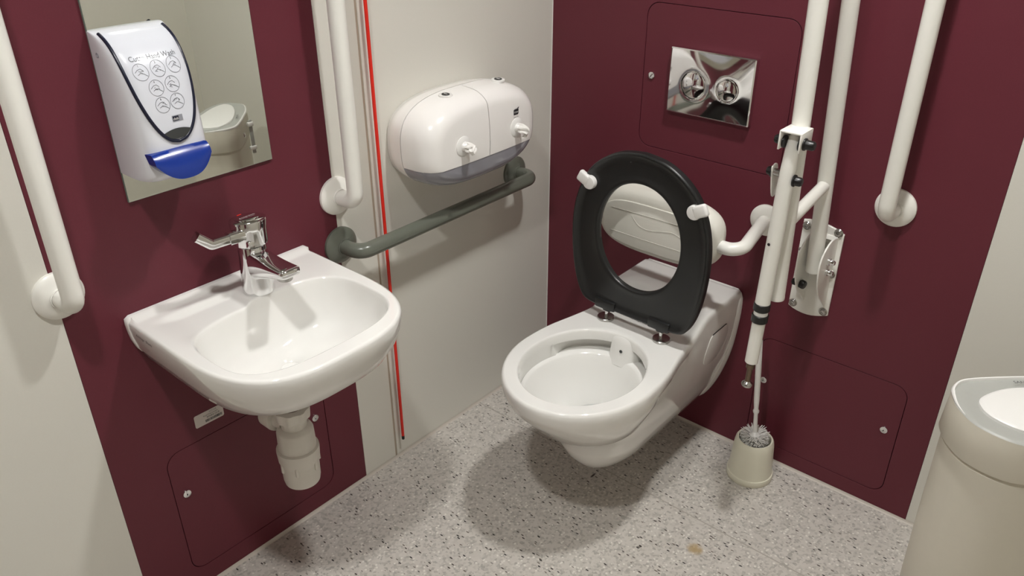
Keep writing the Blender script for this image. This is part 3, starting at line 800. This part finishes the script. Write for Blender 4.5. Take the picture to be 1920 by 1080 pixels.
    # oval access cap on the right cheek
    ol = [(-0.140, 0.4115), (-0.106, 0.412), (-0.074, 0.4125), (-0.066, 0.4105), (-0.060, 0.404), (-0.055, 0.385), (-0.055, 0.360), (-0.060, 0.340), (-0.070, 0.325), (-0.085, 0.316), (-0.104, 0.3125), (-0.125, 0.3120), (-0.143, 0.317), (-0.156, 0.326), (-0.164, 0.340), (-0.1655, 0.360), (-0.162, 0.381), (-0.154, 0.400), (-0.148, 0.408)][::-1]
    def cheek(p):
        W_ = [(0.20, 0.1075), (0.24, 0.1180), (0.29, 0.1335), (0.34, 0.1410), (0.38, 0.1455), (0.43, 0.1470)]
        for (z0, w0), (z1, w1) in zip(W_, W_[1:]):
            if z0 <= p[1] <= z1: w = w0+(w1-w0)*(p[1]-z0)/(z1-z0)
        return (TX+w+p[2], p[0], p[1])
    plate([ol], -0.001, 0.0020, 0.0009, cheek).build('side_cap', ceramic, t)
    sweep([cheek((-0.142, 0.4125, 0.0012)), cheek((-0.106, 0.413, 0.0012)), cheek((-0.072, 0.4135, 0.0012))], 0.0010, 8).build('cap_gap', blackgl, t)
    text('Armitage Shanks', 0.0085, lambda p: (TX-0.004+p.x, -0.247+p.y*0.9, RZ+0.0012+0.02*0), shear=0.35).build('maker_mark', blackpr, t, smooth=False)
    # seat, standing upright
    YS = -0.281
    n = 72
    oh = [(p.x, p.y) for p in spline([(0, 0.900, 0), (0.055, 0.892, 0), (0.10, 0.871, 0), (0.14, 0.836, 0), (0.166, 0.790, 0), (0.182, 0.735, 0), (0.187, 0.675, 0), (0.183, 0.605, 0), (0.172, 0.545, 0), (0.154, 0.500, 0), (0.132, 0.482, 0), (0.08, 0.478, 0), (0, 0.477, 0)], 6)]
    O = sym_ring(oh, n)
    H = sym_ring([(0.1125*math.sin(q)**0.95, 0.689+0.136*math.cos(q)) for q in [PI*k/60 for k in range(61)]], n)
    rings = []
    for s, w in [(0.0, 0.004), (0.0, 0.018), (0.02, 0.0215), (0.06, 0.0225), (0.10, 0.0200), (0.15, 0.0165), (0.35, 0.0155), (0.70, 0.0155), (0.86, 0.0165), (0.93, 0.0180), (0.98, 0.0165), (1.0, 0.013), (1.0, 0.003), (0.94, -0.001), (0.5, -0.004), (0.1, -0.001)]:
        rings.append([(TX+a+(c-a)*s, YS-w, b+(d-b)*s) for (a, b), (c, d) in zip(O, H)])
    rings.append(rings[0])
    seat = loft(rings, False, False).build('seat', blackpl, t, angle=50)
    for sx in (-1, 1):
        cx = TX+sx*0.078
        hb_ = join(box(cx-0.030, cx+0.030, YS-0.024, YS-0.002, 0.474, 0.500, 0.005), box(cx-0.012, cx+0.012, YS-0.014, YS+0.004, 0.463, 0.485, 0.005))
        hb_.build('hinge_block', blackpl, seat)
        hg = lathe([(0.0215, 0.0), (0.0220, 0.001), (0.0220, 0.0055), (0.0205, 0.0070), (0.012, 0.0075)], (cx+sx*0.004, -0.287, RZ), seg=36).build('hinge', steel, t)
        sweep([(cx+sx*0.002, -0.289, RZ+0.004), (cx+sx*0.002, -0.288, RZ+0.014), (cx, -0.286, 0.470)], [0.0036, 0.0042, 0.0046], 14).build('hinge_pin', chrome, hg)
        # white buffers
        bx, bz = TX+sx*0.140, 0.799
        g = lathe([(0.0170, 0.0), (0.0170, 0.010), (0.0155, 0.0130), (0.0110, 0.0138), (0, 0.0138)], (bx, YS-0.0150, bz), (0, -1, 0), seg=28)
        a = math.atan2(0.45, sx*0.9)
        q = box(0.0, 0.034, -0.0145, 0.0145, 0.0, 0.014, 0.0055, 3)
        q.map(lambda p: (bx+p.x*math.cos(a)-p.y*math.sin(a), YS-0.0160-p.z, bz+p.x*math.sin(a)+p.y*math.cos(a)))
        join(g, q).build('buffer', whitepl, seat)
toilet()

# ------------------------------------------------------------------ padded backrest
def backrest():
    BX = 0.479
    t = thing('backrest', 'white padded backrest on a bent rail behind the raised seat', 'backrest', (BX, 0, 0.59))
    zc = 0.677; hl, hh = 0.169, 0.086
    def ol(a, b, p=3.2): return ellipse(BX, zc, a, b, 72, p)
    rings = []
    for y, i_ in [(-0.128, 0.030), (-0.131, 0.016), (-0.138, 0.007), (-0.148, 0.001), (-0.160, 0.0), (-0.174, 0.001), (-0.186, 0.006), (-0.194, 0.014), (-0.1985, 0.026)]:
        rings.append([(x, y, z) for x, z in ol(hl-i_, hh-i_)])
    loft(rings).build('cushion', cushm, t, angle=60)
    fp = plate([ellipse(BX, zc-0.004, hl-0.024, hh-0.026, 60, 3.4)], -0.004, 0.0035, 0.0015, lambda p: (p[0], -0.1990-p[2], p[1])).build('front_pad', cushm, t)
    g = G()
    def line(pts):
        q = sweep(spline([(x, -0.2027, z) for x, z in pts], 8), 0.0007, 6); g.add(q.v, q.f)
    line([(BX-0.12, zc+0.028), (BX, zc+0.030), (BX+0.13, zc+0.030)])
    line([(BX-0.12, zc-0.034), (BX, zc-0.035), (BX+0.13, zc-0.034)])
    line([(BX-0.06, zc+0.020), (BX-0.04, zc+0.000), (BX-0.01, zc-0.006), (BX+0.03, zc+0.002), (BX+0.06, zc+0.006), (BX+0.10, zc-0.008)])
    g.build('stitching', seamm, fp)
    for s in (-1, 1):
        x0, x1 = BX+s*0.14, BX+s*0.217
        sweep(fillet([(x0, -0.166, 0.669), (x1, -0.166, 0.669), (x1-s*0.016, -0.03, 0.690), (x1-s*0.017, -0.012, 0.691)], 0.045), 0.0160, 24).build('support_tube', whitecoat, t)
        lathe([(0.040, 0.0005), (0.040, 0.006), (0.037, 0.0095), (0.025, 0.013), (0.018, 0.0145)], (x1-s*0.0175, 0, 0.6915), (0, -1, 0), seg=40).build('flange', whitecoat, t)
backrest()

# ------------------------------------------------------------------ flush plate
def flush():
    u0, u1, v0, v1 = 0.3805, 0.6035, 0.9125, 1.0705
    t = thing('flush_plate', 'chrome dual flush plate with two round buttons on the maroon wall', 'flush plate', ((u0+u1)/2, 0, v0))
    cu, cv = (u0+u1)/2, (v0+v1)/2; a, b = (u1-u0)/2, (v1-v0)/2
    F = lambda u, v, w: BW((cu+u, cv+v, w))
    bts = [(-0.040, -0.004, 0.0350), (0.049, -0.002, 0.0285)]
    n = 44; v = []; f = []
    def W(u, vv):
        w = 0.0165+0.0045*(1-(u/a)**2)*(1-(vv/b)**2)
        w += 0.0010*math.sin(u*38+0.4)*math.cos(vv*30+0.6)
        for bu, bv, br in bts:
            d = math.hypot(u-bu, vv-bv); w -= 0.0005*sstep(br*1.2, br*0.98, d)
        return w
    for i in range(n+1):
        for j in range(n+1):
            u, vv = -a+0.0025+(2*a-0.005)*i/n, -b+0.0025+(2*b-0.005)*j/n; v.append(F(u, vv, W(u, vv)))
    for i in range(n):
        for j in range(n): k = i*(n+1)+j; f.append((k, k+n+1, k+n+2, k+1))
    G().add(v, f).build('face_plate', chrome, t, angle=80)
    rect = roundrect(-a, a, -b, b, 0.003, 3); rin = roundrect(-a+0.0028, a-0.0028, -b+0.0028, b-0.0028, 0.002, 3)
    loft([[F(p[0], p[1], w) for p in rc] for rc, w in ((rect, 0.0005), (rect, 0.015), (rin, 0.0175), (rin, 0.010))], False, True).build('rim', chrome, t)
    for bu, bv, br in bts:
        w0 = W(bu, bv)
        rg = lathe([(br, -0.004), (br, 0.0012), (br-0.0010, 0.0022), (br-0.0022, 0.0018), (br-0.0026, -0.0010)], (0, 0, 0), seg=56, cap0=False, cap1=False)
        o = rg.map(lambda p: F(bu+p.x, bv+p.y, w0+p.z)).build('button_ring', chrome, t)
        bt = lathe([(br-0.0040, -0.002), (br-0.0040, 0.0008), (br-0.0052, 0.0014)]+[((br-0.0052)*s, 0.0014+0.0034*(1-s*s)) for s in (0.9, 0.75, 0.6, 0.45, 0.3, 0.15, 0.0)], (0, 0, 0), seg=56)
        bt.map(lambda p: F(bu+p.x, bv+p.y, w0+p.z)).build('flush_button', chrome, t, angle=60)
        gp = lathe([(br-0.0024, -0.0009), (br-0.0024, -0.0005), (br-0.0043, -0.0005)], (0, 0, 0), seg=56, cap1=False)
        gp.map(lambda p: F(bu+p.x, bv+p.y, w0+p.z)).build('button_gap', blackgl, o)
flush()

# ------------------------------------------------------------------ hinged drop-down rail, folded up
def drop_rail():
    t = thing('hinged_support_rail', 'white drop-down support rail folded upright beside the toilet', 'support rail', (0.82, 0, 0.49))
    # wall plate with curved ends
    ol = [(0.7715, 0.722)]+[(0.7715+0.099*k/8, 0.724+0.002*k/8+0.012*math.sin(PI*k/8)*0.6-0.015*(k/8)) for k in range(1, 8)]+[(0.870, 0.709)]
    ol += [(0.870, 0.494)]+[(0.870-0.099*k/8, 0.494-0.006*(k/8)-0.012*math.sin(PI*k/8)) for k in range(1, 8)]+[(0.771, 0.490)]
    pl_ = plate([ol[::-1]], 0.0005, 0.0075, 0.002, BW).build('wall_plate', whitecoat, t)
    for u, v in ((0.7815, 0.709), (0.857, 0.7115), (0.8585, 0.605), (0.782, 0.500), (0.858, 0.502)):
        sc = lathe([(0.0105, 0.0), (0.0105, 0.0015), (0.0092, 0.0030), (0.0078, 0.0026), (0.0070, 0.0040), (0.0045, 0.0052), (0.0035, 0.0050), (0.0030, 0.0032), (0, 0.0032)], BW((u, v, 0.0072)), (0, -1, 0), seg=28)
        s = sc.build('screw', steel, t)
    # clevis cheeks
    ch = spline([(0.000, 0.700, 0), (0.040, 0.706, 0), (0.076, 0.690, 0), (0.092, 0.660, 0), (0.084, 0.610, 0), (0.060, 0.570, 0), (0.028, 0.540, 0), (0.000, 0.515, 0)], 5)
    for x0, sg in ((0.8055, 1), (0.8575, 1)):
        plate([[(p.x, p.y) for p in ch]], -0.002, 0.002, 0.0008, lambda p: (x0+p[2], -0.006-p[0], p[1])).build('bracket_cheek', whitecoat, t)
    g = loft([[(x, -0.007-d, z) for x in (0.8055, 0.8575) for d in ((0,) if 0 else (0.0,))]+[(0.8575, -0.007-w, z), (0.8055, -0.007-w, z)] for z, w in ((0.702, 0.004), (0.694, 0.010), (0.682, 0.003))])
    g.build('bracket_web', whitecoat, t)
    for z in (0.655, 0.628):
        lathe([(0.0085, 0.0), (0.0085, 0.005), (0.0072, 0.0055), (0.0068, 0.012), (0.0045, 0.016), (0, 0.0165)], (0.8595, -0.050, z), (1, 0, 0), seg=24).build('dome_nut', chrome, t)
    lathe([(0.0070, 0.0), (0.0070, 0.006), (0.0040, 0.0065), (0.0040, 0.013)], (0.8035, -0.055, 0.668), (-1, 0, 0), seg=24).build('pivot_bolt', steel, t)
    join(lathe([(0.0085, 0.0), (0.0105, 0.002), (0.0105, 0.010), (0.009, 0.013), (0, 0.0135)], (0.808, -0.058, 0.584), (1, -0.2, -0.1), seg=28),
         lathe([(0.0085, 0.0), (0.0085, 0.012), (0.006, 0.015), (0, 0.015)], (0.8035, -0.058, 0.584), (-1, 0, 0), seg=24)).build('rubber_stop', blackgl, t)
    # two parallel tubes joined by a bend at the top
    R = 0.0177
    B0, B1 = Vector((0.833, -0.058, 0.625)), Vector((0.810, -0.080, 1.23))
    A0, A1 = Vector((0.8325, -0.262, 0.640)), Vector((0.8180, -0.268, 1.25))
    dB, dA = (B1-B0)/0.605, (A1-A0)/0.61
    Bt, At = B0+dB*0.83, A0+dA*0.83
    sweep(fillet([B0, Bt, At, A0], 0.09, 14), R, 28).build('rail_tube', whitecoat, t)
    lathe([(R-0.004, -0.002), (R, 0.0), (R+0.0004, 0.004), (R+0.0002, 0.008)], A0-dA*0.001, dA, seg=32).build('end_cap', whitecoat, t)
    # brace
    sweep([B0+dB*0.203+Vector((0.0, -0.012, 0.012)), A0+dA*0.175], 0.0135, 20).build('brace', whitecoat, t)
    # leg folded along the front tube
    L1, L0 = Vector((0.829, -0.302, 1.000)), Vector((0.8215, -0.304, 0.640))
    d = (L1-L0).normalized()
    def Lp(z): return L0+d*((z-L0.z)/d.z)
    # flattened top of the leg
    rings = []
    for z, wx, wy in [(0.640, 0.0160, 0.0160), (0.90, 0.0160, 0.0160), (0.95, 0.0152, 0.0152), (0.985, 0.0135, 0.011), (1.000, 0.0120, 0.007), (1.010, 0.0105, 0.0055), (1.014, 0.006, 0.004)]:
        c = Lp(z); rings.append([c+Vector((wx*math.cos(q), wy*math.sin(q), 0)) for q in [2*PI*k/28 for k in range(28)]])
    leg = loft(rings).build('leg', whitecoat, t, angle=60)
    # U bracket over the leg head
    c = Lp(0.998)
    for s in (-1, 1):
        box(c.x+s*0.0205-0.0018, c.x+s*0.0205+0.0018, c.y-0.022, -0.270, 0.985, 1.0225, 0.0012).build('hinge_bracket', whitecoat, t)
    box(c.x-0.0223, c.x+0.0223, c.y-0.022, -0.270, 1.0195, 1.0235, 0.0016).build('hinge_bracket', whitecoat, t)
    def bolt(x, y, z, s, long=0.014):
        lathe([(0.0120, 0.0), (0.0120, 0.003), (0.0095, 0.004), (0.0090, long), (0.0070, long+0.003), (0, long+0.0035)], (x, y, z), (s, 0, 0), seg=24).build('bolt_cap', blackgl, t)
    bolt(c.x+0.0225, c.y-0.004, 1.000, 1, 0.018); bolt(c.x-0.0225, c.y-0.004, 1.000, -1, 0.010)
    q = Lp(0.925)
    lathe([(0.0125, 0.0), (0.0125, 0.004)], (q.x-0.0125, q.y-0.004, 0.998), (-1, 0, 0), seg=20).build('washer', blackgl, t)
    lathe([(0.0125, 0.0), (0.0125, 0.004)], (q.x+0.0155, q.y-0.004, 0.998), (1, 0, 0), seg=20).build('washer', blackgl, t)
    bolt(q.x+0.016, q.y-0.004, 0.925, 1, 0.014)
    bolt(q.x-0.032, q.y+0.006, 0.930, -1, 0.009)
    lathe([(0.0075, 0.0), (0.0075, 0.014)], (q.x-0.017, q.y+0.006, 0.930), (-1, 0, 0), seg=20).build('spacer', steel, t)
    # small side ear carrying the second bolt
    ear = [(p.x, p.y) for p in spline([(-0.012, 0.935, 0), (-0.006, 0.945, 0), (0.004, 0.945, 0), (0.011, 0.932, 0), (0.022, 0.885, 0), (0.004, 0.875, 0)], 5, True)]
    plate([ear], -0.0015, 0.0015, 0.0006, lambda p: (q.x-0.031+p[2], q.y+0.010+p[0]*1.2, p[1])).build('bolt_ear', whitecoat, t)
    lathe([(0.0032, 0.0), (0.0032, 0.0008), (0, 0.0008)], Lp(0.785)+Vector((-0.004, -0.0170, 0)), (-0.2, -1, 0), seg=16).build('drain_hole', blackgl, leg)
    # collars, sleeve and screw foot
    def seg(z0, z1, r, nm, mt):
        a_, b_ = Lp(z0), Lp(z1); return lathe([(r-0.0012, 0.0), (r, 0.0012), (r, (b_-a_).length-0.0012), (r-0.0012, (b_-a_).length)], a_, b_-a_, seg=32).build(nm, mt, t)
    seg(0.624, 0.642, 0.0178, 'collar', blackgl); seg(0.612, 0.626, 0.0150, 'inner_tube', whitepl); seg(0.596, 0.614, 0.0178, 'collar', blackgl)
    seg(0.490, 0.600, 0.0142, 'sleeve', whitecoat)
    seg(0.474, 0.486, 0.0095, 'lock_nut', brass); seg(0.484, 0.491, 0.0080, 'foot_thread', blackgl)
    seg(0.434, 0.475, 0.0060, 'foot_bolt', brass)
    lathe([(0.0045, 0.010), (0.0085, 0.006), (0.0125, 0.0025), (0.0130, 0.0), (0.0115, -0.004), (0.006, -0.006), (0, -0.0065)], Lp(0.430), d, seg=28).build('foot', steel, t)
drop_rail()

# ------------------------------------------------------------------ toilet brush and its holder
def brush():
    cx, cy = 0.7785, -0.090
    t = thing('brush_holder', 'cream plastic toilet brush holder standing on the floor', 'brush holder', (cx, cy, 0))
    lathe([(0.0595, 0.0), (0.0605, 0.0015), (0.0603, 0.0165), (0.0595, 0.0178), (0.0572, 0.0182), (0.0568, 0.020), (0.0545, 0.060), (0.0510, 0.105), (0.0490, 0.117), (0.0455, 0.1225), (0.0415, 0.122), (0.0400, 0.117), (0.0415, 0.08), (0.044, 0.02), (0.0, 0.016)], (cx, cy, 0), seg=64).build('pot', creampl, t)
    bx, by, bz = 0.777, -0.092, 0.130
    b = thing('toilet_brush', 'white toilet brush standing upright in the cream holder', 'toilet brush', (bx, by, 0.022))
    top = Vector((0.745, -0.085, 0.415)); base = Vector((bx, by, bz)); dd = (top-base).normalized()
    L = (top-base).length
    lathe([(0.0050, -0.105), (0.0060, -0.004), (0.0135, -0.002), (0.0138, 0.004), (0.0105, 0.007), (0.0056, 0.012), (0.0054, 0.068), (0.0075, 0.072), (0.0082, 0.077), (0.0062, 0.081), (0.0058, 0.085), (0.0072, 0.11), (0.0076, 0.20), (0.0070, L-0.004), (0.004, L), (0, L)], base, dd, seg=24).build('handle', whitepl, b)
    rr = random.Random(5); g = G(); u, w, a = frame_to(dd)
    for lev in range(22):
        h = -0.095+0.091*lev/21
        nb = 96 if lev > 15 else 34
        for k in range(nb):
            q = 2*PI*(k+rr.random())/nb
            up_ = max(0, (h+0.03)/0.03)
            r1 = (0.0385 if h > -0.02 else 0.034)*rr.uniform(0.88, 1.0)
            lift = 0.002+0.015*up_*rr.uniform(0.2, 1.3)
            if h > -0.02 and math.sin(q*6) > 0.75: r1 *= 0.9
            d0 = u*math.cos(q)+w*math.sin(q); sd = u*-math.sin(q)+w*math.cos(q)
            p0 = base+a*h+d0*0.004; p1 = base+a*(h+lift*0.7)+d0*r1*0.55; p2 = base+a*(h+lift+rr.uniform(-0.003, 0.003))+d0*r1+sd*rr.uniform(-0.003, 0.003)
            W_ = 0.0013 if lev > 15 else 0.0010; n = len(g.v)
            g.v += [p0+sd*W_, p0-sd*W_, p1+sd*W_, p1-sd*W_, p2+sd*W_*0.8, p2-sd*W_*0.8, p0-a*W_, p1-a*W_, p2-a*W_*0.8]
            g.f += [(n, n+1, n+3, n+2), (n+2, n+3, n+5, n+4), (n, n+2, n+7, n+6), (n+2, n+4, n+8, n+7), (n+1, n+6, n+7, n+3), (n+3, n+7, n+8, n+5), (n+4, n+5, n+8), (n, n+6, n+1)]
    o = g.build('bristles', bristm, b, smooth=False); o['kind'] = 'stuff'
brush()

# ------------------------------------------------------------------ sanitary bin
def sanitary_bin():
    base = spline([(1.213, -0.318, 0), (1.222, -0.287, 0), (1.260, -0.246, 0), (1.305, -0.204, 0), (1.370, -0.150, 0), (1.455, -0.108, 0), (1.515, -0.128, 0), (1.535, -0.168, 0), (1.517, -0.225, 0), (1.468, -0.300, 0), (1.415, -0.375, 0), (1.351, -0.422, 0), (1.284, -0.418, 0), (1.241, -0.386, 0), (1.218, -0.347, 0)], 6, True)
    C = Vector((1.375, -0.262, 0)); zt = 0.617
    t = thing('sanitary_bin', 'cream sanitary bin with a grey and white lid at the right edge', 'bin', (C.x, C.y, 0))
    def ring(off, z):
        out = []; n = len(base)
        for i in range(n):
            tg = (base[(i+1) % n]-base[i-1]).normalized(); nm = Vector((tg.y, -tg.x, 0))
            if nm.dot(base[i]-C) < 0: nm = -nm
            p = base[i]+nm*off; out.append((p.x, p.y, z))
        return out
    loft([ring(-0.016, 0.0), ring(-0.014, 0.004), ring(-0.0065, 0.30), ring(-0.0035, 0.522), ring(-0.008, 0.527), ring(-0.009, 0.534)]).build('body', binpl, t)
    loft([ring(-0.006, 0.532), ring(0.002, 0.533), ring(0.0045, 0.537), ring(0.001, 0.60), ring(0.0, 0.612)], True, False).build('hood', binpl, t)
    # raised lip and sloping grey surround
    NB = len(base); i0 = -16; i1 = 34
    def part(o_, z_):
        r = []; full_ = ring(o_, z_); low = ring(-0.003, 0.6125)
        for k in range(i0, i1):
            f_ = sstep(i0-1, i0+12, k)*sstep(i1, i1-10, k); r.append(Vector(low[k % NB]).lerp(Vector(full_[k % NB]), f_))
        return r
    loft([part(o_, z_) for o_, z_ in ((0.0, 0.610), (0.001, 0.616), (-0.001, 0.6190), (-0.0040, 0.6190), (-0.0056, 0.6145), (-0.0056, 0.610))], False, False, closed=False).build('lip', whitepl, t)
    loft([ring(-0.0004, 0.6110), ring(-0.0030, 0.6138), ring(-0.0070, 0.6148), ring(-0.012, 0.6140), ring(-0.030, 0.6130), ring(-0.033, 0.6115), ring(-0.06, 0.6110)], False, True).build('lid_surround', bingrey, t)
    fl = spline([(1.262, -0.325, 0), (1.288, -0.270, 0), (1.340, -0.222, 0), (1.405, -0.178, 0), (1.470, -0.152, 0), (1.505, -0.166, 0), (1.490, -0.220, 0), (1.448, -0.285, 0), (1.398, -0.352, 0), (1.345, -0.383, 0), (1.295, -0.378, 0), (1.268, -0.355, 0)], 6, True)
    fc = sum((p for p in fl), Vector())/len(fl)
    loft([[fc+(p-fc)*s+Vector((0, 0, z)) for p in fl] for z, s in ((0.6110, 1.0), (0.6165, 1.0), (0.6180, 0.985), (0.6190, 0.93))]).build('flap', whitepl, t)
    ax = Vector((0.80, 0.60, 0)); pr_ = Vector((-0.60, 0.80, 0)); pc = fc+pr_*0.075-ax*0.02
    text('SANITARY', 0.011, lambda p: pc+ax*p.x*1.0+pr_*p.y+Vector((0, 0, 0.6196))).build('flap_print', blackpr, t, smooth=False)
    # lock on the wall side and hinge plate
    lathe([(0.010, -0.004), (0.010, 0.004), (0.008, 0.0055), (0.004, 0.005), (0.0035, 0.003), (0, 0.003)], (1.268, -0.2385, 0.560), (-0.72, 0.70, 0), seg=28).build('lock', chrome, t)
    hx, hy = 1.315, -0.188
    box(hx-0.018, hx-0.012, hy-0.004, hy+0.010, 0.47, 0.60, 0.002).build('hinge_strap', bingrey, t)
    box(hx-0.022, hx-0.008, hy-0.010, hy+0.014, 0.575, 0.592, 0.003).build('hinge_knuckle', whitepl, t)
    box(hx-0.022, hx-0.008, hy-0.014, hy+0.014, 0.485, 0.500, 0.003).build('hinge_knuckle', whitepl, t)
sanitary_bin()
